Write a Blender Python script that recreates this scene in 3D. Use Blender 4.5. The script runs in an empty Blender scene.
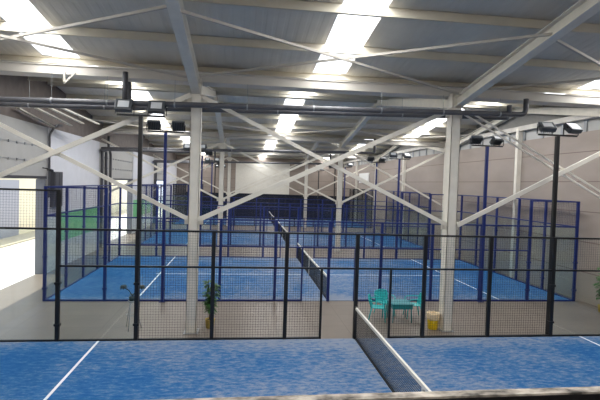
import bpy, math, random
from mathutils import Vector, Matrix
random.seed(7)
COL = bpy.context.scene.collection
PI = math.pi

# ------------------------------------------------------------------ materials
def srgb(r, g, b):
    f = lambda c: (c/255/12.92) if c/255 <= .04045 else ((c/255+.055)/1.055)**2.4
    return (f(r), f(g), f(b), 1)

def mat(name, col, rough=.6, metal=0, noise=0.0, nscale=6, bump=0.0, bscale=40, spec=.5, col2=None, stretch=(1, 1, 1)):
    m = bpy.data.materials.new(name); m.use_nodes = True
    nt = m.node_tree; b = nt.nodes['Principled BSDF']
    b.inputs['Roughness'].default_value = rough
    b.inputs['Metallic'].default_value = metal
    b.inputs['Specular IOR Level'].default_value = spec
    c = srgb(*col)
    if noise or col2:
        tc = nt.nodes.new('ShaderNodeNewGeometry'); mp = nt.nodes.new('ShaderNodeMapping')
        mp.inputs['Scale'].default_value = stretch
        nt.links.new(tc.outputs['Position'], mp.inputs['Vector'])
        n = nt.nodes.new('ShaderNodeTexNoise'); n.inputs['Scale'].default_value = nscale; n.inputs['Detail'].default_value = 6
        nt.links.new(mp.outputs['Vector'], n.inputs['Vector'])
        r = nt.nodes.new('ShaderNodeValToRGB')
        r.color_ramp.elements[0].position = .3; r.color_ramp.elements[1].position = .7
        a = tuple(v*(1-noise) for v in c[:3])+(1,)
        d = srgb(*col2) if col2 else tuple(min(1, v*(1+noise)) for v in c[:3])+(1,)
        r.color_ramp.elements[0].color = a; r.color_ramp.elements[1].color = d
        nt.links.new(n.outputs['Fac'], r.inputs['Fac']); nt.links.new(r.outputs['Color'], b.inputs['Base Color'])
    else:
        b.inputs['Base Color'].default_value = c
    if bump:
        n2 = nt.nodes.new('ShaderNodeTexNoise'); n2.inputs['Scale'].default_value = bscale
        bp = nt.nodes.new('ShaderNodeBump'); bp.inputs['Strength'].default_value = bump; bp.inputs['Distance'].default_value = .02
        tc2 = nt.nodes.new('ShaderNodeNewGeometry')
        nt.links.new(tc2.outputs['Position'], n2.inputs['Vector'])
        nt.links.new(n2.outputs['Fac'], bp.inputs['Height']); nt.links.new(bp.outputs['Normal'], b.inputs['Normal'])
    return m

M = {}
M['greyclad'] = mat('grey_cladding', (128, 126, 122), .7, noise=.05)
M['rod'] = mat('brace_paint', (176, 170, 160), .5)
M['steel'] = mat('painted_steel', (222, 216, 203), .45, noise=.06, nscale=3)
M['purlin'] = mat('purlin_paint', (206, 200, 184), .5, noise=.05, nscale=2)
M['roof'] = mat('roof_sheet', (206, 201, 190), .6, noise=.05, nscale=1.5)
M['gutter'] = mat('gutter_sheet', (198, 192, 182), .5, noise=.1, nscale=2, stretch=(.3, 1, 1))
M['black'] = mat('black_powder_coat', (16, 17, 20), .45)
M['blue'] = mat('blue_powder_coat', (14, 36, 104), .45)
M['bluewire'] = mat('blue_galvanised_wire', (26, 36, 70), .5)
M['blackwire'] = mat('black_galvanised_wire', (20, 22, 26), .5)
M['pipe'] = mat('dark_grey_plastic_pipe', (84, 84, 88), .45, noise=.1, nscale=4)
M['lamp'] = mat('lamp_housing', (70, 74, 78), .4)
M['lampglass'] = mat('lamp_glass', (205, 208, 210), .15)
M['galv'] = mat('galvanised_steel', (150, 152, 154), .4, metal=.4)
M['whiteline'] = mat('white_line_turf', (222, 226, 232), .9)
M['tape'] = mat('white_net_tape', (226, 222, 212), .7)
M['netcord'] = mat('black_net_cord', (22, 24, 28), .8)
M['turq'] = mat('turquoise_plastic', (40, 182, 184), .35)
M['turqd'] = mat('turquoise_table_plastic', (24, 130, 138), .4)
M['yellow'] = mat('yellow_plastic', (232, 196, 10), .4)
M['cream'] = mat('cream_liner', (236, 214, 176), .6, noise=.08, nscale=20)
M['leaf'] = mat('green_leaf', (52, 96, 40), .5, noise=.3, nscale=12)
M['darkleaf'] = mat('dark_leaf', (34, 48, 40), .55, noise=.2, nscale=12)
M['stem'] = mat('brown_stem', (92, 72, 48), .8, noise=.2, nscale=20)
M['potyel'] = mat('ochre_pot', (176, 152, 70), .6)
M['soil'] = mat('potting_soil', (50, 38, 30), .95)
M['white'] = mat('white_render', (208, 208, 213), .8, noise=.03, nscale=2)
M['sandwich'] = mat('sandwich_panel', (172, 170, 166), .6, noise=.04, nscale=2)
M['darkclad'] = mat('dark_cladding', (110, 100, 94), .7, noise=.15, nscale=3)
M['green'] = mat('green_wall_paint', (124, 196, 136), .6, noise=.08, nscale=2)
M['greydoor'] = mat('grey_door_leaf', (96, 98, 106), .5, noise=.04)
M['darkbox'] = mat('dark_grey_cabinet', (62, 62, 68), .5)
M['outwall'] = mat('cream_facade', (240, 232, 204), .85, noise=.03, nscale=1)
M['outgrey'] = mat('grey_gate', (160, 162, 172), .6)
M['outfloor'] = mat('pale_yard_concrete', (226, 224, 218), .9, noise=.04, nscale=.7)
M['kerb'] = mat('beige_kerb', (196, 184, 162), .9, noise=.05)
M['sign'] = mat('white_sign', (226, 224, 220), .5)
M['signred'] = mat('red_sign', (196, 70, 66), .5)
M['screen'] = mat('navy_windbreak', (20, 24, 46), .85, noise=.25, nscale=1.2)
M['farwhite'] = mat('white_board', (228, 224, 214), .7, noise=.04)
M['rail'] = mat('dusty_rail', (104, 98, 90), .85, noise=.7, nscale=14, col2=(196, 186, 172), stretch=(.6, 1, 1))

def wallmat():
    m = mat('precast_concrete', (152, 140, 131), .8, noise=.07, nscale=1.1, stretch=(1, .5, 1.4))
    nt = m.node_tree; b = nt.nodes['Principled BSDF']
    g = nt.nodes.new('ShaderNodeNewGeometry'); s = nt.nodes.new('ShaderNodeSeparateXYZ')
    nt.links.new(g.outputs['Position'], s.inputs[0])
    a = nt.nodes.new('ShaderNodeMath'); a.operation = 'ADD'; a.inputs[1].default_value = .02
    md = nt.nodes.new('ShaderNodeMath'); md.operation = 'MODULO'; md.inputs[1].default_value = 1.2
    lt = nt.nodes.new('ShaderNodeMath'); lt.operation = 'LESS_THAN'; lt.inputs[1].default_value = .035
    nt.links.new(s.outputs['Z'], a.inputs[0]); nt.links.new(a.outputs[0], md.inputs[0]); nt.links.new(md.outputs[0], lt.inputs[0])
    mx = nt.nodes.new('ShaderNodeMixRGB'); mx.inputs['Color2'].default_value = srgb(120, 104, 96)
    src = b.inputs['Base Color'].links[0].from_socket
    nt.links.new(lt.outputs[0], mx.inputs['Fac']); nt.links.new(src, mx.inputs['Color1']); nt.links.new(mx.outputs[0], b.inputs['Base Color'])
    return m
M['concrete'] = wallmat()

def floormat():
    m = mat('tiled_floor', (116, 105, 95), .42, noise=.08, nscale=1.3)
    nt = m.node_tree; b = nt.nodes['Principled BSDF']
    g = nt.nodes.new('ShaderNodeNewGeometry')
    mp = nt.nodes.new('ShaderNodeMapping'); mp.inputs['Scale'].default_value = (1, 1, 1)
    br = nt.nodes.new('ShaderNodeTexBrick'); br.offset = 0; br.inputs['Scale'].default_value = 1
    br.inputs['Brick Width'].default_value = 2.4; br.inputs['Row Height'].default_value = 1.2
    br.inputs['Mortar Size'].default_value = .012
    br.inputs['Color1'].default_value = (1, 1, 1, 1); br.inputs['Color2'].default_value = (.93, .93, .93, 1); br.inputs['Mortar'].default_value = (.72, .7, .68, 1)
    nt.links.new(g.outputs['Position'], mp.inputs['Vector']); nt.links.new(mp.outputs[0], br.inputs['Vector'])
    mx = nt.nodes.new('ShaderNodeMixRGB'); mx.blend_type = 'MULTIPLY'; mx.inputs['Fac'].default_value = 1
    src = b.inputs['Base Color'].links[0].from_socket
    nt.links.new(src, mx.inputs['Color1']); nt.links.new(br.outputs['Color'], mx.inputs['Color2']); nt.links.new(mx.outputs[0], b.inputs['Base Color'])
    return m
M['floor'] = floormat()

def turfmat():
    """blue artificial grass with silica sand swept into patches, thicker near the net and along the sides"""
    m = bpy.data.materials.new('blue_sanded_turf'); m.use_nodes = True
    nt = m.node_tree; b = nt.nodes['Principled BSDF']; b.inputs['Roughness'].default_value = .9; b.inputs['Specular IOR Level'].default_value = .15
    L = nt.links.new
    tc = nt.nodes.new('ShaderNodeTexCoord')                      # object coords: x from net, y 0..-10 across
    def noise(scale, detail, st):
        mp = nt.nodes.new('ShaderNodeMapping'); mp.inputs['Scale'].default_value = st
        L(tc.outputs['Object'], mp.inputs['Vector'])
        n = nt.nodes.new('ShaderNodeTexNoise'); n.inputs['Scale'].default_value = scale; n.inputs['Detail'].default_value = detail
        n.inputs['Roughness'].default_value = .7
        L(mp.outputs[0], n.inputs['Vector']); return n.outputs['Fac']
    big = noise(.45, 3, (1, 1, 1)); fine = noise(6.5, 12, (.7, 1.7, 1)); grain = noise(26, 4, (1, 1, 1))
    s = nt.nodes.new('ShaderNodeSeparateXYZ'); L(tc.outputs['Object'], s.inputs[0])
    def math_(op, a, bb=None):
        n = nt.nodes.new('ShaderNodeMath'); n.operation = op
        for i, v in enumerate((a, bb)):
            if v is None: continue
            if isinstance(v, (int, float)): n.inputs[i].default_value = v
            else: L(v, n.inputs[i])
        return n.outputs[0]
    ax = math_('ABSOLUTE', s.outputs['X'])
    nearnet = math_('MULTIPLY', math_('SUBTRACT', 6.0, ax), .022)
    nearnet = math_('MAXIMUM', nearnet, -.05)
    edge = math_('ABSOLUTE', s.outputs['Y'])                     # object origin on the court centre line
    edge = math_('MULTIPLY', math_('MAXIMUM', math_('SUBTRACT', edge, 3.9), 0), .13)
    v = math_('ADD', math_('ADD', math_('MULTIPLY', fine, .85), math_('MULTIPLY', big, .42)), math_('ADD', nearnet, edge))
    v = math_('ADD', v, math_('MULTIPLY', grain, .22))
    r = nt.nodes.new('ShaderNodeValToRGB'); L(v, r.inputs['Fac'])
    e = r.color_ramp.elements
    e[0].position = .63; e[0].color = srgb(*TURF[0]); e[1].position = .96; e[1].color = srgb(*TURF[2])
    k = e.new(.76); k.color = srgb(*TURF[1])
    L(r.outputs['Color'], b.inputs['Base Color'])
    bp = nt.nodes.new('ShaderNodeBump'); bp.inputs['Strength'].default_value = .3; bp.inputs['Distance'].default_value = .01
    L(grain, bp.inputs['Height']); L(bp.outputs['Normal'], b.inputs['Normal'])
    return m
TURF = [(24, 84, 140), (50, 100, 148), (130, 140, 158)]
M['turf'] = turfmat()

def glassmat():
    m = bpy.data.materials.new('tempered_glass'); m.use_nodes = True
    nt = m.node_tree; nt.nodes.clear()
    o = nt.nodes.new('ShaderNodeOutputMaterial'); mx = nt.nodes.new('ShaderNodeMixShader')
    t = nt.nodes.new('ShaderNodeBsdfTransparent'); t.inputs['Color'].default_value = (.95, .98, .972, 1)
    g = nt.nodes.new('ShaderNodeBsdfGlossy'); g.inputs['Roughness'].default_value = .04
    f = nt.nodes.new('ShaderNodeFresnel')
    ge = nt.nodes.new('ShaderNodeNewGeometry'); ma = nt.nodes.new('ShaderNodeMath'); ma.operation = 'MULTIPLY_ADD'
    ma.inputs[1].default_value = -.8333; ma.inputs[2].default_value = 1.5      # the node inverts the index on back faces
    nt.links.new(ge.outputs['Backfacing'], ma.inputs[0]); nt.links.new(ma.outputs[0], f.inputs['IOR'])
    nt.links.new(f.outputs[0], mx.inputs[0]); nt.links.new(t.outputs[0], mx.inputs[1]); nt.links.new(g.outputs[0], mx.inputs[2])
    nt.links.new(mx.outputs[0], o.inputs[0]); return m
M['glass'] = glassmat()

def skymat():
    m = bpy.data.materials.new('translucent_rooflight'); m.use_nodes = True
    nt = m.node_tree; nt.nodes.clear()
    o = nt.nodes.new('ShaderNodeOutputMaterial'); t = nt.nodes.new('ShaderNodeBsdfTranslucent'); t.inputs['Color'].default_value = (.95, .96, .97, 1)
    nt.links.new(t.outputs[0], o.inputs[0]); return m
M['skylight'] = skymat()

# ------------------------------------------------------------------ mesh builder
class MB:
    def __init__(s): s.v = []; s.f = []
    def quad(s, a, b, c, d):
        i = len(s.v); s.v += [tuple(a), tuple(b), tuple(c), tuple(d)]; s.f.append((i, i+1, i+2, i+3)); return s
    def box(s, x0, y0, z0, x1, y1, z1):
        i = len(s.v)
        s.v += [(x, y, z) for z in (z0, z1) for x, y in ((x0, y0), (x1, y0), (x1, y1), (x0, y1))]
        s.f += [(i, i+3, i+2, i+1), (i+4, i+5, i+6, i+7)] + [(i+k, i+(k+1) % 4, i+4+(k+1) % 4, i+4+k) for k in range(4)]
        return s
    def bar(s, p, q, w, h=None, up=(0, 0, 1)):
        """rectangular bar from p to q, w across, h along up"""
        h = w if h is None else h
        p, q = Vector(p), Vector(q); d = (q-p).normalized(); up = Vector(up)
        if abs(d.dot(up)) > .98: up = Vector((0, 1, 0))
        r = d.cross(up).normalized(); u = r.cross(d)
        i = len(s.v)
        for c in (p, q):
            for a, b in ((-1, -1), (1, -1), (1, 1), (-1, 1)): s.v.append(tuple(c+r*(a*w/2)+u*(b*h/2)))
        s.f += [(i, i+1, i+2, i+3), (i+4, i+7, i+6, i+5)] + [(i+k, i+4+k, i+4+(k+1) % 4, i+(k+1) % 4) for k in range(4)]
        return s
    def tube(s, pts, r, n=10, closed=False):
        rings = []
        pts = [Vector(p) for p in pts]
        rr = r if isinstance(r, (list, tuple)) else [r]*len(pts)
        prev = None
        for k, p in enumerate(pts):
            d = (pts[min(k+1, len(pts)-1)]-pts[max(k-1, 0)]).normalized()
            a = Vector((0, 0, 1)) if abs(d.z) < .9 else Vector((0, 1, 0))
            if prev is not None: a = prev
            x = (a - d*a.dot(d)).normalized(); y = d.cross(x); prev = x
            i = len(s.v); rings.append(i)
            for j in range(n):
                t = 2*PI*j/n; s.v.append(tuple(p+(x*math.cos(t)+y*math.sin(t))*rr[k]))
        for a, b in zip(rings, rings[1:]):
            for j in range(n): s.f.append((a+j, a+(j+1) % n, b+(j+1) % n, b+j))
        s.f.append(tuple(rings[0]+j for j in reversed(range(n)))); s.f.append(tuple(rings[-1]+j for j in range(n)))
        return s
    def lathe(s, prof, c=(0, 0, 0), n=20):
        base = len(s.v)
        for (r, z) in prof:
            for j in range(n):
                t = 2*PI*j/n; s.v.append((c[0]+r*math.cos(t), c[1]+r*math.sin(t), c[2]+z))
        for k in range(len(prof)-1):
            for j in range(n):
                a = base+k*n+j; b = base+k*n+(j+1) % n; s.f.append((a, b, b+n, a+n))
        s.f.append(tuple(base+j for j in reversed(range(n)))); s.f.append(tuple(base+(len(prof)-1)*n+j for j in range(n)))
        return s
    def build(s, name, m, parent=None, loc=None, bevel=0, smooth=False, org=None):
        """vertices are world coordinates; org = world point that becomes the origin"""
        me = bpy.data.meshes.new(name)
        o0 = Vector(org) if org is not None else Vector((0, 0, 0))
        if parent is not None and org is None: o0 = parent.location.copy() if 'local' not in parent else Vector((0, 0, 0))
        vs = [tuple(Vector(v)-o0) for v in s.v]
        me.from_pydata(vs, [], s.f); me.update()
        me.materials.append(m)
        if smooth:
            for p in me.polygons: p.use_smooth = len(p.vertices) == 4
        o = bpy.data.objects.new(name, me); COL.objects.link(o)
        if parent is not None: o.parent = parent
        elif org is not None: o.location = o0
        if loc is not None: o.location = loc
        if bevel:
            md = o.modifiers.new('bevel', 'BEVEL'); md.width = bevel; md.segments = 2; md.limit_method = 'ANGLE'
        return o

def tag(o, label=None, cat=None, group=None, kind=None):
    if label: o['label'] = label
    if cat: o['category'] = cat
    if group: o['group'] = group
    if kind: o['kind'] = kind
    return o
def thing(name, loc, label, cat, group=None, rz=0):
    o = bpy.data.objects.new(name, None); COL.objects.link(o); o.location = loc; o.rotation_euler = (0, 0, rz)
    return tag(o, label, cat, group)
def struct(name, mb, m, **k): return tag(mb.build(name, m, **k), kind='structure')

def kids(o): return [c for c in bpy.data.objects if c.parent == o]
def copy_tree(o, parent=None):
    c = o.copy(); COL.objects.link(c); c.parent = parent
    for ch in kids(o): copy_tree(ch, c)
    return c

# ------------------------------------------------------------------ geometry constants (metres)
XL, XR = -11.92, 10.3            # inner faces of the long walls
YV = [-15.8, .57, 16.94, 33.31, 49.7]   # valley lines = column lines
YR = [-15.8, 1.07, 17.44, 33.81, 50.2]   # roof valleys, just behind the columns
COLX = [-4.62, 3.03]
GAP, CW = 4.22, 9.9
COURTS = [(-10, 0), (4.22, 14.1), (19.05, 29.0), (33.9, 43.9)]     # near side Y, far side Y
SK = [-8.35, -.8, 7.7]            # rooflight centre lines
def roofz(Y):
    return 7.64+.12*min(abs(Y-y) for y in YR)

# ------------------------------------------------------------------ floor, yard
f = MB(); f.box(XL-.33, -15.8, -.2, XR+.3, 49.9, 0)
struct('floor', f, M['floor'])
g = MB(); g.box(-17.4, -20, -.25, XL-.33, 60, -.02)
tag(struct('floor', g, M['outfloor']), 'pale sunlit concrete yard outside the open doors', 'yard')
g = MB(); g.box(-19.2, -20, -.25, -17.4, 60, .08)
tag(struct('trim_1', g, M['kerb']), 'beige raised pavement before the cream building', 'pavement')

b = thing('building', (-19.2, 20, 0), 'cream facade seen across the sunlit yard through left doorways', 'building')
MB().box(-24, -5, -.25, -19.2, 60, 4.6).build('facade', M['outwall'], b)
for y0, y1 in ((19.6, 22.7), (8, 11), (36, 40)):
    MB().box(-19.2, y0, 0, -19.12, y1, 4.0).build('gate', M['outgrey'], b)
MB().box(-24.1, -5.1, 4.6, -19.1, 60.1, 4.75).build('coping', M['kerb'], b)

# ------------------------------------------------------------------ left wall with three door openings
DOORS = [(2.4, 8.98), (19.0, 25.3), (35.4, 41.6)]
def wallbox(x0, x1, y0, y1, z0, z1, m, name='wall_left'): return struct(name, MB().box(x0, y0, z0, x1, y1, z1), m)
ys = [-15.8]+[v for d in DOORS for v in d]+[49.9]
wallbox(XL-.33, XL, ys[0], DOORS[0][0], 0, 6.5, M['sandwich'])
for (a, bb) in DOORS: wallbox(XL-.33, XL, a, bb, 4.22, 6.5, M['sandwich'])
wallbox(XL-.33, XL, DOORS[0][1], 9.2, 0, 6.5, M['sandwich'])
wallbox(XL-.33, XL+.06, 9.2, 16.5, 0, 6.5, M['white'])
wallbox(XL-.33, XL, 16.5, DOORS[1][0], 0, 6.5, M['sandwich'])
wallbox(XL-.33, XL+.06, DOORS[1][1], 33.6, 0, 6.5, M['white'])
wallbox(XL-.33, XL, 33.6, DOORS[2][0], 0, 6.5, M['sandwich'])
wallbox(XL-.33, XL+.02, DOORS[2][1], 49.9, 0, 6.5, M['white'])
# upper clad band following the roof
def gable_band(x0, x1, z0, name, m, y0=-15.8, y1=49.9):
    mb = MB(); cuts = [y0]+[v for i in range(len(YR)-1) for v in (YR[i], (YR[i]+YR[i+1])/2)]+[y1]
    cuts = sorted(set(round(c, 3) for c in cuts if y0 <= c <= y1))
    for a, c in zip(cuts, cuts[1:]):
        za, zc = roofz(a)+.05, roofz(c)+.05
        i = len(mb.v)
        mb.v += [(x0, a, z0), (x1, a, z0), (x1, c, z0), (x0, c, z0), (x0, a, za), (x1, a, za), (x1, c, zc), (x0, c, zc)]
        mb.f += [(i, i+3, i+2, i+1), (i+4, i+5, i+6, i+7)]+[(i+k, i+(k+1) % 4, i+4+(k+1) % 4, i+4+k) for k in range(4)]
    return struct(name, mb, m)
gable_band(XL-.33, XL-.02, 6.5, 'wall_left', M['darkclad'])
# green painted dado on the solid stretches
n = 2
for y0, y1 in ((10.35, 16.4), (25.5, 33.5)):
    struct('trim_%d' % n, MB().box(XL+.06, y0, 1.25, XL+.075, y1, 2.65), M['green']); n += 1
# frames round the openings and fixing rails on the sandwich panels
for (a, bb) in DOORS:
    struct('trim_%d' % n, MB().box(XL-.02, a-.08, 4.22, XL+.03, bb+.08, 4.34).box(XL-.02, a-.08, 0, XL+.03, a, 4.22), M['darkbox']); n += 1
    mb = MB()
    for z in (4.95, 5.6): mb.box(XL, a-1.5, z, XL+.015, bb, z+.03)
    for z in (4.95, 5.6):
        y = a-1.3
        while y < bb-.1: mb.box(XL, y, z-.03, XL+.045, y+.1, z+.06); y += .65
    struct('trim_%d' % n, mb, M['galv']); n += 1

# ------------------------------------------------------------------ right wall
struct('wall_right', MB().box(XR, -15.8, 0, XR+.25, 49.9, 6.8), M['concrete'])
gable_band(XR+.02, XR+.25, 7.3, 'wall_right', M['greyclad'])
struct('wall_right', MB().box(XR+.02, -15.8, 6.8, XR+.25, 49.9, 7.3), M['sandwich'])
mb = MB(); y = -12.0
while y < 49: mb.box(XR-.04, y, 6.8, XR+.02, y+.16, 7.3); y += 1.36
struct('trim_%d' % n, mb, M['galv']); n += 1
struct('trim_%d' % n, MB().box(XR-.2, -15.8, 7.28, XR+.01, 49.7, 7.5), M['gutter']); n += 1
# far and back walls
mb = MB(); mb.box(XL-.33, 49.7, 0, XR+.25, 49.9, 7.9)
struct('wall_far', mb, M['concrete'])
struct('wall_back', MB().box(XL-.33, -16.0, 0, XR+.25, -15.8, 7.9), M['concrete'])
tag(MB().box(-4.25, 49.6, 2.9, 2.95, 49.7, 7.0).build('wall_board', M['farwhite'], org=(-.6, 49.6, 2.9)),
    'large white board high on the far end wall', 'board')
# mezzanine the picture is taken from
struct('floor', MB().box(XL, -15.8, 2.55, XR, -11.4, 2.75), M['floor'])

# ------------------------------------------------------------------ roof: corrugated sheets with rooflights
HW = .5
def rib_sheet(x0, x1, ya, yb):
    """trapezoidal sheet, ribs running along the slope"""
    mb = MB(); pitch = .25; nseg = max(1, round((x1-x0)/pitch)); p = (x1-x0)/nseg
    prof = []
    for i in range(nseg):
        x = x0+i*p; prof += [(x, 0), (x+p*.5, 0), (x+p*.62, .005), (x+p*.88, .005)]
    prof.append((x1, 0))
    for (xa, za), (xb, zb) in zip(prof, prof[1:]):
        mb.quad((xa, ya, roofz(ya)+za), (xa, yb, roofz(yb)+za), (xb, yb, roofz(yb)+zb), (xb, ya, roofz(ya)+zb))
    # outer skin
    mb.quad((x0, ya, roofz(ya)+.12), (x1, ya, roofz(ya)+.12), (x1, yb, roofz(yb)+.12), (x0, yb, roofz(yb)+.12))
    return mb
slopes = []
for i in range(4):
    r = (YR[i]+YR[i+1])/2
    slopes += [(YR[i], r), (r, YR[i+1])]
SKY_W = 34
wn = 1
for k, (ya, yb) in enumerate(slopes):
    xs = [XL-.33]
    for c in SK: xs += [c-HW, c+HW]
    xs += [XR+.25]
    a, bb = (ya+.1, yb-.35) if k % 2 == 0 else (ya+.3, yb-.1)
    for j in range(0, len(xs), 2):
        struct('ceiling', rib_sheet(xs[j], xs[j+1], ya, yb), M['roof'])
    for c in SK:
        m1 = MB(); m1.quad((c-HW, a, roofz(a)+.03), (c+HW, a, roofz(a)+.03), (c+HW, bb, roofz(bb)+.03), (c-HW, bb, roofz(bb)+.03))
        struct('window_%d' % wn, m1, M['skylight']); wn += 1
        for e0, e1 in ((ya, a), (bb, yb)):
            m2 = MB().quad((c-HW, e0, roofz(e0)), (c-HW, e1, roofz(e1)), (c+HW, e1, roofz(e1)), (c+HW, e0, roofz(e0)))
            struct('ceiling', m2, M['roof'])
        L = bpy.data.lights.new('rooflight_daylight', 'AREA'); L.shape = 'RECTANGLE'; L.size = 2*HW-.02; L.size_y = math.hypot(bb-a, roofz(bb)-roofz(a))
        L.energy = 1.0; L.color = (1, .995, .985)
        o = bpy.data.objects.new('rooflight_daylight', L); COL.objects.link(o)
        o.location = (c, (a+bb)/2, (roofz(a)+roofz(bb))/2+.01)
        o.rotation_euler = (math.atan2(roofz(bb)-roofz(a), bb-a), 0, 0)
        o['kind'] = 'structure'
        L.energy = SKY_W*L.size*L.size_y if 'SKY_W' in globals() else 60*L.size*L.size_y
# valley gutters and ridge caps
for i, y in enumerate(YR[1:4]):
    mb = MB()
    mb.box(XL, y-.28, 7.15, XR, y+.28, 7.17).box(XL, y-.28, 7.17, XR, y-.26, 7.40).box(XL, y+.26, 7.17, XR, y+.28, 7.40)
    mb.box(XL, y-.32, 7.38, XR, y-.26, 7.40).box(XL, y+.26, 7.38, XR, y+.32, 7.40)
    struct('trim_%d' % n, mb, M['gutter']); n += 1
for y in YR[1:4]:
    struct('trim_%d' % n, MB().box(XL, y-.004, 7.49, XR, y+.004, 7.64).box(XL, y-.07, 7.49, XR, y, 7.496).box(XL, y, 7.63, XR, y+.07, 7.64), M['purlin']); n += 1
# purlins (Z sections)
def purlin(y, zt):
    mb = MB(); h = .22
    mb.box(XL, y-.004, zt-h, XR, y+.004, zt).box(XL, y, zt-.006, XR, y+.07, zt).box(XL, y-.07, zt-h, XR, y, zt-h+.006).box(XL, y-.07, zt-h, XR, y-.064, zt-h+.025)
    return mb
for i in range(4):
    for d in (2.12, 4.15, 6.15, 8.02):
        for s in (1, -1):
            y = YR[i]+d if s == 1 else YR[i+1]-d
            if y < -9.5: continue
            struct('trim_%d' % n, purlin(y, roofz(y)-.005), M['purlin']); n += 1

# ------------------------------------------------------------------ columns, rafters, braces
ROW = {1: 'nearest row', 2: 'second row', 3: 'third row'}
def rafter(x, ya, yb, label):
    """I beam from valley ya to ridge yb"""
    mb = MB(); N = 6
    zb = lambda y: 6.76+.172*abs(y-ya)
    zt = lambda y: 7.08+.168*abs(y-ya)
    fw = .12
    t = .02
    P = [ya+(yb-ya)*i/N for i in range(N+1)]
    for a, c in zip(P, P[1:]):
        def slab(xa, xb, z0a, z1a, z0c, z1c):
            i = len(mb.v)
            mb.v += [(xa, a, z0a), (xb, a, z0a), (xb, c, z0c), (xa, c, z0c), (xa, a, z1a), (xb, a, z1a), (xb, c, z1c), (xa, c, z1c)]
            mb.f += [(i, i+3, i+2, i+1), (i+4, i+5, i+6, i+7)]+[(i+k, i+(k+1) % 4, i+4+(k+1) % 4, i+4+k) for k in range(4)]
        slab(x-fw, x+fw, zb(a), zb(a)+t, zb(c), zb(c)+t)
        slab(x-fw, x+fw, zt(a)-t, zt(a), zt(c)-t, zt(c))
        slab(x-.008, x+.008, zb(a), zt(a), zb(c), zt(c))
    o = mb.build('roof_rafter', M['steel'], org=(x, ya, 6.82)); tag(o, label, 'roof beam')
for i, yv in enumerate(YV[1:4], 1):
    for x, sd in ((COLX[0], 'left'), (COLX[1], 'right'), (10.1, 'right wall')):
        for s in (-1, 1):
            yr = YR[i]+s*8.185
            where = {(-1): 'coming towards the viewer', 1: 'running away behind'}[s]
            rafter(x, yv, yr, 'sloping cream roof beam from the %s column of the %s, %s' % (sd, ROW[i], where) if sd != 'right wall'
                   else 'cream roof beam against the right wall at the %s, %s' % (ROW[i], where))
    for x, sd in ((COLX[0], 'left'), (COLX[1], 'right')):
        yc = yv+.17
        t = thing('steel_column', (x, yc, 0), 'thick cream steel column, %s one of the %s' % (sd, ROW[i]), 'column')
        h = MB()
        h.box(x-.14, yc-.18, .02, x+.14, yc-.165, 7.2).box(x-.14, yc+.165, .02, x+.14, yc+.18, 7.2)
        h.box(x-.14, yc-.18, .02, x-.125, yc+.18, 7.2).box(x+.125, yc-.18, .02, x+.14, yc+.18, 7.2)
        h.build('shaft', M['steel'], t)
        MB().box(x-.2, yc-.24, 0, x+.2, yc+.24, .02).build('base_plate', M['galv'], t)
        for z in (3.22, 6.6):
            MB().box(x-.26, yc-.012, z-.12, x+.26, yc+.012, z+.12).build('gusset_plate', M['steel'], t)
for j, y in enumerate((.57, 8.75, 16.94, 25.1, 33.31, 41.5)):
    txt = ['beside the nearest corridor', 'beside the second court', 'beside the second corridor', 'beside the third court', 'beside the third corridor', 'beside the farthest court'][j]
    o = MB().box(XR-.23, y-.1, 0, XR-.001, y+.1, 7.4).build('wall_column', M['steel'], org=(XR-.1, y, 0))
    tag(o, 'slim cream column against the right wall %s' % txt, 'column')
BAYS = [(-11.9, COLX[0], 'left bay'), (COLX[0], COLX[1], 'middle bay'), (COLX[1], 10.1, 'right bay')]
for i, yv in enumerate(YV[1:4], 1):
    for (xa, xb, nm) in BAYS:
        t = thing('cross_brace', ((xa+xb)/2, yv, 3.2), 'X of cream steel brace bars in the %s of the %s of columns' % (nm, ROW[i]), 'brace')
        a, c = xa+.14, xb-.14
        zl = 3.25
        if nm == 'left bay': a = xa+.02
        MB().bar((a, yv-.07, zl), (c, yv-.07, 6.72), .06, .13).build('diagonal', M['steel'], t)
        if i == 1 and nm == 'right bay':
            MB().bar((a, yv+.05, 6.84), (c, yv+.05, zl+.1), .05, .05).bar((a, yv+.05, 6.66), (c, yv+.05, zl-.08), .05, .05).build('diagonal', M['steel'], t)
        else:
            MB().bar((a, yv+.05, 6.72), (c, yv+.05, zl), .06, .11).build('diagonal', M['steel'], t)
        m_ = ((a+c)/2, yv-.01, (zl+6.72)/2)
        MB().box(m_[0]-.1, yv-.02, m_[2]-.08, m_[0]+.1, yv+.02, m_[2]+.08).build('gusset_plate', M['steel'], t)
# roof-plane rods
def rods(ya, yb, za, zb, label):
    for (xa, xb, nm) in BAYS:
        t = thing('roof_brace', ((xa+xb)/2, (ya+yb)/2, 7.3), '%s, %s' % (label, nm), 'brace')
        MB().bar((xa, ya, za), (xb, yb, zb), .055, .055).build('diagonal', M['rod'], t)
        MB().bar((xa, yb, zb-.08), (xb, ya, za-.08), .055, .055).build('diagonal', M['rod'], t)
rods(.3, -3.7, 7.2, 7.62, 'crossed cream bars just under the roof nearest the viewer')
rods(17.2, 13.0, 7.15, 7.55, 'crossed cream bars under the roof over the second court')

# pale sloping strips high beside the left wall, of unknown use
for k, (x, y0, z0, y1, z1_) in enumerate(((-11.75, 6.04, 6.87, 9.3, 6.56), (-11.3, 6.49, 6.97, 10.2, 6.74), (-10.9, 6.78, 7.03, 10.6, 6.9), (-10.5, 6.92, 7.08, 11.6, 7.02))):
    o = MB().bar((x, y0, z0), (x, y1, z1_), .13, .05).build('pale_strip', M['purlin'], org=(x, y0, z0))
    tag(o, 'pale sloping strip high beside the left wall, %s from the wall' % ['first', 'second', 'third', 'fourth'][k], 'cable tray', 'sloping strips beside the left wall')

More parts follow.
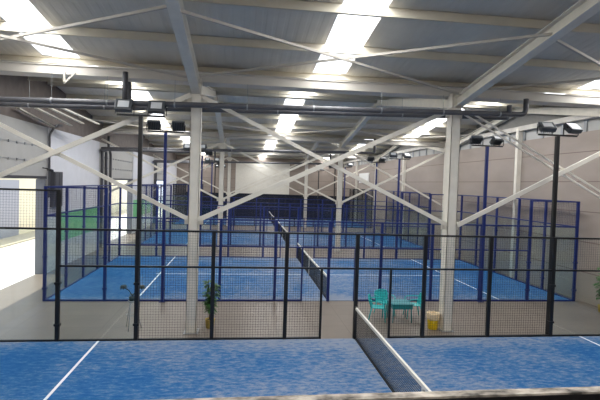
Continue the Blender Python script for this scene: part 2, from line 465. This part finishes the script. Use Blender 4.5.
# ------------------------------------------------------------------ rainwater pipes
def arc(c, a, b, n=5):
    """quarter bend from point a to point b through corner c"""
    a, b, c = Vector(a), Vector(b), Vector(c)
    return [a*(1-t)**2+c*(2*t*(1-t))+b*t**2 for t in [i/n for i in range(n+1)]]
def pipe(pts, r, label, hangers=(), y=None, zt=7.05, extra=()):
    t = thing('rain_pipe', pts[0], label, 'pipe')
    P = [Vector(pts[0])]
    for i in range(1, len(pts)-1):
        p0, p1, p2 = Vector(pts[i-1]), Vector(pts[i]), Vector(pts[i+1])
        P += arc(p1, p1+(p0-p1).normalized()*.18, p1+(p2-p1).normalized()*.18)
    P.append(Vector(pts[-1]))
    MB().tube(P, r, 14).build('pipe_run', M['pipe'], t, smooth=True)
    for a, b in extra: MB().tube([a, b], r*.95, 14).build('riser', M['pipe'], t, smooth=True)
    for h in hangers:
        (x, yy, z) = h
        MB().tube([(x, yy, z), (x, yy, zt)], .006, 6).build('hanger_rod', M['galv'], t)
        MB().tube([(x-.02, yy, z), (x+.02, yy, z)], r+.012, 14).build('pipe_clamp', M['galv'], t)
    return t
z1 = lambda x: 6.467+.0225*(x+1.6)
PY1, PY2 = .22, 1.04
pipe([(-11.75, PY1, .1), (-11.75, PY1, z1(-11.75)), (5.02, PY1, z1(5.02)), (5.02, PY1, 7.08)], .075,
     'front dark grey rain pipe hung across the hall before the nearest columns',
     [(x, PY1, z1(x)) for x in (-8.3, -6.9, -5.15, -3.2, -1.35, .6, 2.45, 4.2)], extra=[((-6.45, PY1, z1(-6.45)), (-6.45, PY1, 7.18)), ((4.5, PY1, z1(4.5)), (4.5, PY1, 6.86))])
z2 = lambda x: 6.485+.0235*(x+1.6)
pipe([(-11.75, PY2, .1), (-11.75, PY2, z2(-11.75)), (4.7, PY2, z2(4.7)), (4.95, PY2, z2(4.9))], .08,
     'rear dark grey rain pipe running behind the front one', [(x, PY2, z2(x)) for x in (-9.2, -7.2, -2.3, 1.5)], extra=[((-6.55, PY2, z2(-6.55)), (-6.55, PY2, 7.08))])
pipe([(-11.75, 16.7, .1), (-11.75, 16.7, 6.1), (-11.7, 16.4, 6.12), (5.08, 16.4, 6.5), (5.08, 16.4, 7.4)], .085,
     'dark grey rain pipe along the second row of columns', [(x, 16.4, 6.15+.0226*(x+11)) for x in (-9, -6.5, -4, -1.4, 1.2, 3.8)])
pipe([(-11.75, 17.5, .1), (-11.75, 17.5, 6.0), (-11.7, 16.2, 6.02), (-5.9, 16.2, 6.1), (-5.9, 16.2, 7.3)], .08, 'second dark wall pipe beyond the white wall on the left')
pipe([(-11.75, 18.5, .1), (-11.75, 18.5, 5.9), (-11.75, 18.0, 6.3), (-11.75, 18.0, 7.0)], .08, 'third dark wall pipe beyond the white wall on the left')
pipe([(-11.75, 33.8, .1), (-11.75, 33.8, 6.1), (-11.7, 32.8, 6.12), (5.3, 32.8, 6.44), (5.3, 32.8, 7.4)], .085, 'dark grey rain pipe along the third row of columns')
pipe([(-11.75, 34.4, .1), (-11.75, 34.4, 6.0), (-11.7, 32.6, 6.02), (-6, 32.6, 6.1), (-6, 32.6, 7.3)], .08, 'farther dark wall pipe beside the third row')
pipe([(-11.8, 9.1, 3.4), (-11.8, 9.1, 6.2), (-11.8, 9.8, 6.7), (-11.8, 10.5, 6.75)], .045, 'thin dark pipe bending at the edge of the white wall on the left')
t = thing('wall_cabinet', (-11.75, 9.8, 2.95), 'dark grey tall cabinet fixed high on the white wall on the left', 'cabinet')
MB().box(-11.86, 9.35, 2.95, -11.66, 10.3, 4.56).build('body', M['darkbox'], t, bevel=.01)
MB().box(-11.66, 9.4, 3.0, -11.645, 9.8, 4.5).build('door', M['darkbox'], t, bevel=.004)
MB().box(-11.66, 9.84, 3.0, -11.645, 10.25, 4.5).build('door', M['darkbox'], t, bevel=.004)
struct('door_1', MB().box(XL-.36, 8.9, 0, XL+.03, 8.975, 4.2), M['greydoor'])
struct('door_2', MB().box(XL-.36, 25.2, 0, XL+.03, 25.29, 4.2), M['greydoor'])
t = thing('wall_camera', (-11.8, 8.7, 4.5), 'small dark camera on a bracket above the left doorway', 'camera')
MB().bar((-11.92, 8.7, 4.7), (-11.6, 8.7, 4.65), .04).build('bracket', M['black'], t)
MB().tube([(-11.65, 8.65, 4.62), (-11.4, 8.4, 4.58)], .06, 12).build('camera_body', M['black'], t, smooth=True)
# V bracket hanging from the gutter
t = thing('hanging_bracket', (-7.6, .2, 7.0), 'small white V shaped bracket under the gutter at left', 'bracket')
MB().bar((-8.0, .25, 7.1), (-8.0, .25, 6.8), .045).build('post', M['steel'], t)
MB().bar((-8.0, .25, 6.8), (-7.72, .25, 7.1), .045).build('strut', M['steel'], t)

# ------------------------------------------------------------------ courts
NAME = ['nearest', 'second', 'third', 'farthest']
def wires(mb, p0, p1, z0, z1, step, w, axis):
    """welded wire grid between two points on one axis"""
    a0, a1 = (p0[0], p1[0]) if axis == 'x' else (p0[1], p1[1])
    c = p0[1] if axis == 'x' else p0[0]
    h = w/2
    def bx(a, b, za, zb):
        if axis == 'x': mb.box(a, c-h, za, b, c+h, zb)
        else: mb.box(c-h, a, za, c+h, b, zb)
    nv = max(2, int(round((a1-a0)/step))); nh = max(2, int(round((z1-z0)/step)))
    for i in range(1, nv): x = a0+(a1-a0)*i/nv; bx(x-h, x+h, z0, z1)
    for i in range(1, nh): z = z0+(z1-z0)*i/nh; bx(a0, a1, z-h, z+h)
PW = .08
def side_fence(ci, far, Y, color, step, wire):
    """long side: glass corners, stepped mesh, doorway at the net"""
    pm, wm = (M['black'], M['blackwire']) if color == 'black' else (M['blue'], M['bluewire'])
    pos = 'far' if far else 'near'
    t = thing('court_fence', (0, Y, 0), '%s steel and wire mesh fence along the %s long side of the %s court' % (color, pos, NAME[ci]), 'fence')
    xs = list(range(-10, 11, 2))
    for x in xs:
        top = 4 if abs(x) >= 8 else 3
        MB().box(x-.05, Y-.04, 0, x+.05, Y+.04, top).build('post', pm, t)
        for z in (.45, 1.55):
            if abs(x) >= 6: MB().box(x-.075, Y-.055, z-.03, x+.075, Y+.055, z+.03).build('glass_clamp', pm, t)
    for x in (-1, 1): MB().box(x-.03, Y-.03, 0, x+.03, Y+.03, 2).build('door_post', pm, t)
    for x0, x1, z in ((-10, -8, 4), (-10, -8, 3), (-8, 8, 3), (8, 10, 4), (8, 10, 3)):
        MB().box(x0, Y-.03, z-.05, x1, Y+.03, z).build('rail', pm, t)
    MB().box(-8, Y-.025, 1.98, 8, Y+.025, 2.03).build('rail', pm, t)
    for x0, x1 in ((-10, -1), (1, 10)) if far or ci else ((-10, -1), (0, 10)):
        MB().box(x0, Y-.03, 0, x1, Y+.03, .06).build('bottom_rail', pm, t)
    for x0, x1, z0, z1 in ((-10, -8, 3, 4), (-8, -6, 2, 3), (-6, -1, 0, 2), (-6, 6, 2, 3), (1, 6, 0, 2), (6, 8, 2, 3), (8, 10, 3, 4)):
        mb = MB(); wires(mb, (x0, Y), (x1, Y), z0, z1, step, wire, 'x'); mb.build('mesh_panel', wm, t)
    if ci == 0 and not far or ci == 0:
        mb = MB(); wires(mb, (0, Y), (1, Y), 0, 2, step, wire, 'x'); mb.build('mesh_panel', wm, t)
    for x0, x1, h in ((-10, -8, 3), (-8, -6, 2), (6, 8, 2), (8, 10, 3)):
        MB().box(x0+.05, Y-.005, .03, x1-.05, Y+.005, h-.05).build('glass_panel', M['glass'], t)
def end_wall(ci, x, y0, y1, color, step, wire):
    pm, wm = (M['black'], M['blackwire']) if color == 'black' else (M['blue'], M['bluewire'])
    side = 'left' if x < 0 else 'right'
    t = thing('glass_end_wall', (x, (y0+y1)/2, 0), '%s framed glass and mesh end wall at the %s end of the %s court' % (color, side, NAME[ci]), 'glass wall')
    N = 5
    for i in range(1, N):
        y = y0+(y1-y0)*i/N
        MB().box(x-.04, y-.05, 0, x+.04, y+.05, 4).build('post', pm, t)
        MB().box(x-.055, y-.07, .5, x+.055, y+.07, .56).build('glass_clamp', pm, t)
        MB().box(x-.055, y-.07, 2.2, x+.055, y+.07, 2.26).build('glass_clamp', pm, t)
    for z in (3, 4): MB().box(x-.03, y0+.05, z-.05, x+.03, y1-.05, z).build('rail', pm, t)
    MB().box(x-.03, y0+.05, 0, x+.03, y1-.05, .05).build('bottom_rail', pm, t)
    mb = MB(); wires(mb, (x, y0+.05), (x, y1-.05), 3, 3.95, step, wire, 'y'); mb.build('mesh_panel', wm, t)
    for i in range(N):
        a = y0+(y1-y0)*i/N+.055; c = y0+(y1-y0)*(i+1)/N-.055
        MB().box(x-.005, a, .06, x+.005, c, 2.95).build('glass_panel', M['glass'], t)
def net(ci, y0, y1):
    t = thing('court_net', (0, (y0+y1)/2, 0), 'net with white top tape across the %s court' % NAME[ci], 'net')
    a, c = y0+.12, y1-.12
    yc = (a+c)/2
    top = lambda y: .88+.04*((y-yc)/(c-yc))**2
    st = .05 if ci == 0 else .1; w = .0055 if ci == 0 else .011
    mb = MB(); y = a
    while y <= c: mb.box(-w/2, y-w/2, .03, w/2, y+w/2, top(y)); y += st
    z = .03
    while z < .86: mb.box(-w/2, a, z-w/2, w/2, c, z+w/2); z += st
    mb.build('net_cord', M['netcord'], t)
    mb = MB(); N = 20
    for i in range(N):
        p = a+(c-a)*i/N; q = a+(c-a)*(i+1)/N
        mb.bar((0, p, top(p)-.03), (0, q, top(q)-.03), .05, .07)
    mb.build('tape', M['tape'], t)
    MB().bar((0, a, .03), (0, c, .03), .03, .05).build('bottom_band', M['netcord'], t)
    MB().box(-.02, yc-.025, .0, .02, yc+.025, .85).build('centre_strap', M['tape'], t)
    for y in (a-.05, c+.05):
        MB().tube([(0, y, 0), (0, y, .95)], .04, 12).build('net_post', M['black'] if ci == 0 else M['blue'], t, smooth=True)
def turf(ci, y0, y1):
    yc = (y0+y1)/2
    o = MB().box(-9.98, y0+.02, 0, 9.98, y1-.02, .015).build('court_turf', M['turf'], org=(0, yc, 0))
    tag(o, 'blue sanded artificial turf of the %s court' % NAME[ci], 'court surface')
    o['local'] = 1
    for x in (-6.95, 6.95):
        l = MB().box(x-.03, y0+.03-yc, .015, x+.03, y1-.03-yc, .019).build('service_line', M['whiteline'], o)
    for xa, xb in ((-6.92, -.4), (.4, 6.92)):
        MB().box(xa-.2 if xa < 0 else xa, -.025, .015, xb if xa < 0 else xb+.2, .025, .019).build('centre_line', M['whiteline'], o)
    del o['local']
def flood_pole(ci, x, y, color, face, label):
    pm = M['black'] if color == 'black' else M['blue']
    t = thing('floodlight_pole', (x, y, 0), label, 'floodlight')
    t['local'] = 1
    MB().box(-.05, -.05, 0, .05, .05, 6.0).build('pole', pm, t)
    MB().box(-.11, -.09, 0, .11, .09, .02).build('base_plate', pm, t)
    MB().bar((-.62, 0, 6.03), (.62, 0, 6.03), .06, .05).build('crossbar', M['black'], t)
    for k, sx in enumerate((-.42, .42)):
        R = Matrix.Translation((sx, -.1*(1 if face < 0 else -1), 6.27)) @ Matrix.Rotation(0 if face < 0 else PI, 4, 'Z') @ Matrix.Rotation((-.12, .2)[k] if x > 0 else 0, 4, 'Z') @ Matrix.Rotation(-math.radians(28 if x < 0 else 50), 4, 'X')
        def tr(mb):
            mb.v = [tuple(R @ Vector(v)) for v in mb.v]; return mb
        h = tr(MB().box(-.22, -.05, -.17, .22, .09, .17)).build('floodlight', M['lamp'], t, bevel=.015)
        mb = MB()
        for q in range(7): mb.box(-.18+q*.06, .09, -.14, -.165+q*.06, .14, .14)
        h['local'] = 1
        tr(mb).build('heat_sink', M['lamp'], h)
        tr(MB().box(-.14, -.06, -.1, .14, -.05, .1)).build('lens', M['lampglass'], h)
        tr(MB().box(-.24, -.02, -.03, -.22, .02, .03).box(.22, -.02, -.03, .24, .02, .03)).build('hinge', M['black'], h)
        MB().bar((sx-.24, 0, 6.05), (sx-.24, 0, 6.27), .02).bar((sx+.24, 0, 6.05), (sx+.24, 0, 6.27), .02).build('bracket', M['black'], t)
        del h['local']
    del t['local']

COLOR = ['black', 'blue', 'blue', 'black']
for ci, (y0, y1) in enumerate(COURTS):
    st = [.072, .072, .1, .12][ci]; w = [.0036, .004, .006, .010][ci]
    turf(ci, y0, y1); net(ci, y0, y1)
    side_fence(ci, False, y0, COLOR[ci], st, w)
    side_fence(ci, True, y1, COLOR[ci], st, w)
    for x in (-10, 10):
        end_wall(ci, x, y0, y1, COLOR[ci], st, w)
    if ci < 3 or True:
        for (yy, face) in ((y0-.1, 1), (y1+.1, -1)):
            for x in (-6.0, 6.0):
                if yy < -9: continue
                flood_pole(ci, x, yy, COLOR[ci], face,
                           'tall %s pole with two floodlights, %s end of the %s court, on its %s side' % (COLOR[ci], 'left' if x < 0 else 'right', NAME[ci], 'near' if face > 0 else 'far'))
# dusty flat top rail on the fence just below the viewer
t = [o for o in bpy.data.objects if o.name.startswith('court_fence') and abs(o.location.y+10) < .01][0]
MB().bar((-10, -10, 2.962), (10, -10, 3.057), .075, .052).build('top_rail', M['black'], t)
MB().bar((-10, -10, 2.995), (10, -10, 3.09), .075, .014).build('dusty_cap', M['rail'], t)
# dark windbreak on the far side of the farthest court
o = MB().box(-10, 44.1, .0, 10, 44.12, 3.0)
o = o.build('windbreak', M['screen'], org=(0, 44.1, 0)); tag(o, 'dark navy windbreak netting behind the farthest court', 'netting')

# ------------------------------------------------------------------ furniture in the corridor
def chair_parts(t):
    t['local'] = 1
    # moulded monobloc seat
    mb = MB(); N = 6
    pts = []
    for j in range(N+1):
        row = []
        for i in range(N+1):
            u = i/N*2-1; v = j/N*2-1
            row.append((u*.22*(1-.06*(v+1)), v*.22, .44-.03*(1-u*u)*(1-v*v)))
        pts.append(row)
    for j in range(N):
        for i in range(N): mb.quad(pts[j][i], pts[j][i+1], pts[j+1][i+1], pts[j+1][i])
    o = mb.build('seat', M['turq'], t); s = o.modifiers.new('solid', 'SOLIDIFY'); s.thickness = .02
    # slatted curved back
    back = MB()
    for k in range(9):
        u = -1+k*2/8; x0 = u*.2
        dy = .03*(1-u*u)
        back.bar((x0, .21+dy, .44), (x0*1.12, .30+dy, .77-.03*u*u), .046, .012, up=(0, 1, 0))
    back.build('backrest', M['turq'], t)
    rim = MB().tube([(-.23, .21, .44), (-.25, .28, .66), (-.22, .31, .77), (0, .335, .81), (.22, .31, .77), (.25, .28, .66), (.23, .21, .44)], .02, 8)
    rim.build('back_frame', M['turq'], t, smooth=True)
    for s in (-1, 1):
        MB().tube([(s*.25, .27, .66), (s*.28, .1, .66), (s*.28, -.12, .65), (s*.26, -.2, .62), (s*.235, -.21, .45)], .018, 8).build('armrest', M['turq'], t, smooth=True)
        MB().tube([(s*.2, -.2, .44), (s*.25, -.25, 0)], [.022, .014], 8).build('leg', M['turq'], t, smooth=True)
        MB().tube([(s*.2, .2, .44), (s*.25, .29, 0)], [.022, .014], 8).build('leg', M['turq'], t, smooth=True)
    del t['local']
c0 = thing('garden_chair', (0, 0, 0), 'turquoise plastic armchair', 'chair', 'turquoise garden chairs in the nearest corridor'); chair_parts(c0)
CH = [((1.22, 1.8), math.radians(70), 'turquoise plastic armchair at the left end of the turquoise table'),
      ((1.62, 2.35), math.radians(15), 'turquoise plastic armchair behind the turquoise table, its back the highest in the photo'),
      ((2.5, 2.1), math.radians(-95), 'turquoise plastic armchair at the right end of the turquoise table')]
for i, ((x, y), a, lb) in enumerate(CH):
    o = c0 if i == 0 else copy_tree(c0)
    o.location = (x, y, 0); o.rotation_euler = (0, 0, a); o['label'] = lb
t = thing('garden_table', (1.92, 1.75, 0), 'turquoise plastic table between the turquoise chairs', 'table')
t['local'] = 1
MB().box(-.36, -.34, .58, .36, .34, .61).build('tabletop', M['turqd'], t, bevel=.012)
MB().box(-.33, -.31, .44, .33, -.29, .58).box(-.33, .29, .44, .33, .31, .58).box(-.33, -.29, .44, -.31, .29, .58).box(.31, -.29, .44, .33, .29, .58).build('apron', M['turqd'], t)
for sx in (-1, 1):
    for sy in (-1, 1): MB().tube([(sx*.29, sy*.27, .57), (sx*.31, sy*.29, 0)], [.024, .015], 10).build('leg', M['turqd'], t, smooth=True)
del t['local']
# yellow bin
t = thing('waste_bin', (2.68, .85, 0), 'yellow bin with a cream liner folded over its rim beside the right column', 'bin')
t['local'] = 1
MB().lathe([(.135, 0), (.15, .02), (.17, .34), (.175, .38), (.165, .38), (.14, .03)]).build('bucket', M['yellow'], t, smooth=True)
mb = MB(); n_ = 28
prof = [(.178, .30), (.186, .36), (.19, .44), (.2, .5), (.18, .51), (.165, .44), (.155, .2)]
mb.lathe(prof, n=n_)
for i, v in enumerate(mb.v):
    k = i % n_; w_ = 1+.035*math.sin(k*2.3)+.02*math.sin(k*5.1); mb.v[i] = (v[0]*w_, v[1]*w_, v[2]+.012*math.sin(k*1.7))
mb.build('bin_liner', M['cream'], t, smooth=True)
del t['local']
# potted plants
def leaf(mb, base, direc, ln, w, droop):
    b = Vector(base); d = Vector(direc).normalized(); side = d.cross(Vector((0, 0, 1)))
    side = side.normalized() if side.length > .01 else Vector((1, 0, 0))
    P = []
    for k in range(5):
        t_ = k/4; p = b+d*(ln*t_)+Vector((0, 0, -droop*ln*t_*t_)); ww = w*math.sin(PI*min(.97, t_*.92+.06))
        P.append((p-side*ww+Vector((0, 0, .15*ww)), p, p+side*ww+Vector((0, 0, .15*ww))))
    for a, c in zip(P, P[1:]):
        mb.quad(a[0], a[1], c[1], c[0]); mb.quad(a[1], a[2], c[2], c[1])
def plant(loc, label, height, seed, spread=.3, leaves=46, pot=True, zfoot=0, lw=.035):
    rnd = random.Random(seed)
    t = thing('potted_plant', loc, label, 'plant'); t['local'] = 1
    MB().lathe([(.1, 0), (.115, .01), (.14, .24), (.15, .25), (.15, .27), (.135, .27), (.13, .2)]).build('pot', M['potyel'], t, smooth=True)
    MB().lathe([(.001, .225), (.128, .225), (.128, .23), (.001, .23)]).build('soil', M['soil'], t)
    st = MB(); lf = MB()
    for s in range(4):
        a = s*PI/2+rnd.random(); top = height*(.7+.3*rnd.random()); lean = .12+.1*rnd.random()
        pts = [(.03*math.cos(a)+lean*math.cos(a)*k*k/16, .03*math.sin(a)+lean*math.sin(a)*k*k/16, .22+(top-.22)*k/4) for k in range(5)]
        st.tube(pts, [.014, .012, .01, .008, .006], 6)
        for k in range(leaves//4):
            f_ = .25+.75*rnd.random(); i = min(3, int(f_*4)); fr = f_*4-i
            p = Vector(pts[i]).lerp(Vector(pts[i+1]), fr); b_ = rnd.random()*2*PI
            leaf(lf, p, (math.cos(b_), math.sin(b_), .55*rnd.random()), spread*(.6+.5*rnd.random()), lw, .5*rnd.random()+.15)
    st.build('stem', M['stem'], t, smooth=True)
    lf.build('foliage', M['leaf'], t)
    del t['local']
plant((-4.12, 1.1, 0), 'tall leafy green plant in an ochre pot beside the left column', 1.5, 3, leaves=260, spread=.22, lw=.05)
plant((9.9, 2.6, 0), 'green leafy plant against the right wall at the photo edge', 1.75, 9, leaves=120, spread=.27, lw=.07)
# slim stand with drooping leaves behind the left black pole
t = thing('plant_stand', (-6.34, 1.05, 0), 'slim tall three legged stand holding dark drooping leaves, behind the left black pole', 'plant stand'); t['local'] = 1
for a in (0.35, 2.45, 4.55):
    MB().tube([(.08*math.cos(a), .08*math.sin(a), .8), (.26*math.cos(a), .26*math.sin(a), 0)], .012, 8).build('leg', M['galv'], t, smooth=True)
MB().tube([(.16*math.cos(a), .16*math.sin(a), .42) for a in [k*PI/6 for k in range(13)]], .008, 6).build('ring', M['galv'], t)
MB().lathe([(.11, .79), (.13, .8), (.13, .82), (.02, .82)]).build('tray', M['galv'], t, smooth=True)
MB().lathe([(.07, .82), (.09, .83), (.1, .95), (.085, .95), (.07, .85)]).build('pot', M['darkleaf'], t, smooth=True)
mb = MB()
rnd = random.Random(4)
for sx in (-1, 1):
    mb.tube([(0, 0, .95), (sx*.1, 0, 1.12), (sx*.24, 0, 1.2)], .012, 6)
    for k in range(18):
        a = k*2*PI/9; b_ = (k//9)*.05
        leaf(mb, (sx*.25, 0, 1.22+b_), (math.cos(a), math.sin(a), .25), .13, .035, .7)
for k in range(10):
    a = k*2*PI/10; leaf(mb, (0, 0, .95), (math.cos(a), math.sin(a), 1.6), .2, .03, .6)
mb.build('foliage', M['darkleaf'], t)
del t['local']
# signs
t = thing('column_sign', (-4.62, 16.74, 2.55), 'small red and white notice on the left column of the second row', 'sign')
MB().box(-4.8, 16.735, 2.4, -4.44, 16.745, 2.8).build('plate', M['sign'], t)
MB().box(-4.77, 16.73, 2.55, -4.47, 16.735, 2.72).build('red_band', M['signred'], t)
o = MB().box(10.2, 36.3, 4.7, 10.28, 40.4, 5.8).build('wall_panel', M['sign'], org=(10.25, 38, 4.7)); tag(o, 'white rectangular board on the right wall far back', 'board')

# ------------------------------------------------------------------ light, world, camera
sun = bpy.data.lights.new('sun', 'SUN'); sun.energy = 6; sun.angle = .01; sun.color = (1, .96, .88)
so = bpy.data.objects.new('sun', sun); COL.objects.link(so)
d = Vector((1, -.12, -3.06)).normalized(); so.rotation_euler = d.to_track_quat('-Z', 'Y').to_euler()
w = bpy.data.worlds.new('sky'); bpy.context.scene.world = w; w.use_nodes = True
bg = w.node_tree.nodes['Background']; bg.inputs['Color'].default_value = (.78, .87, 1, 1); bg.inputs['Strength'].default_value = 2.2

cam = bpy.data.cameras.new('camera'); co = bpy.data.objects.new('camera', cam); COL.objects.link(co)
cx, cy, cz, yaw, pit, rol, F = -3.2626, -12.7665, 4.3385, .1233, .034, .0314, 464.8271
fw = Vector((math.sin(yaw)*math.cos(pit), math.cos(yaw)*math.cos(pit), -math.sin(pit)))
r = Vector((math.cos(yaw), -math.sin(yaw), 0)); u = r.cross(fw)
# image right/up axes after roll
R_ = r*math.cos(rol)+u*math.sin(rol); U_ = -r*math.sin(rol)+u*math.cos(rol)
co.matrix_world = Matrix(((R_.x, U_.x, -fw.x, cx), (R_.y, U_.y, -fw.y, cy), (R_.z, U_.z, -fw.z, cz), (0, 0, 0, 1)))
cam.sensor_width = 36; cam.lens = 36*F/600; cam.clip_start = .05; cam.clip_end = 300
sc = bpy.context.scene; sc.camera = co
sc.view_settings.view_transform = 'Standard'; sc.view_settings.look = 'None'; sc.view_settings.gamma = 1
sc.view_settings.exposure = 0
sc.view_settings.use_curve_mapping = False
sc.cycles.max_bounces = 10; sc.cycles.diffuse_bounces = 5; sc.cycles.transparent_max_bounces = 24
sc.cycles.sample_clamp_indirect = 8
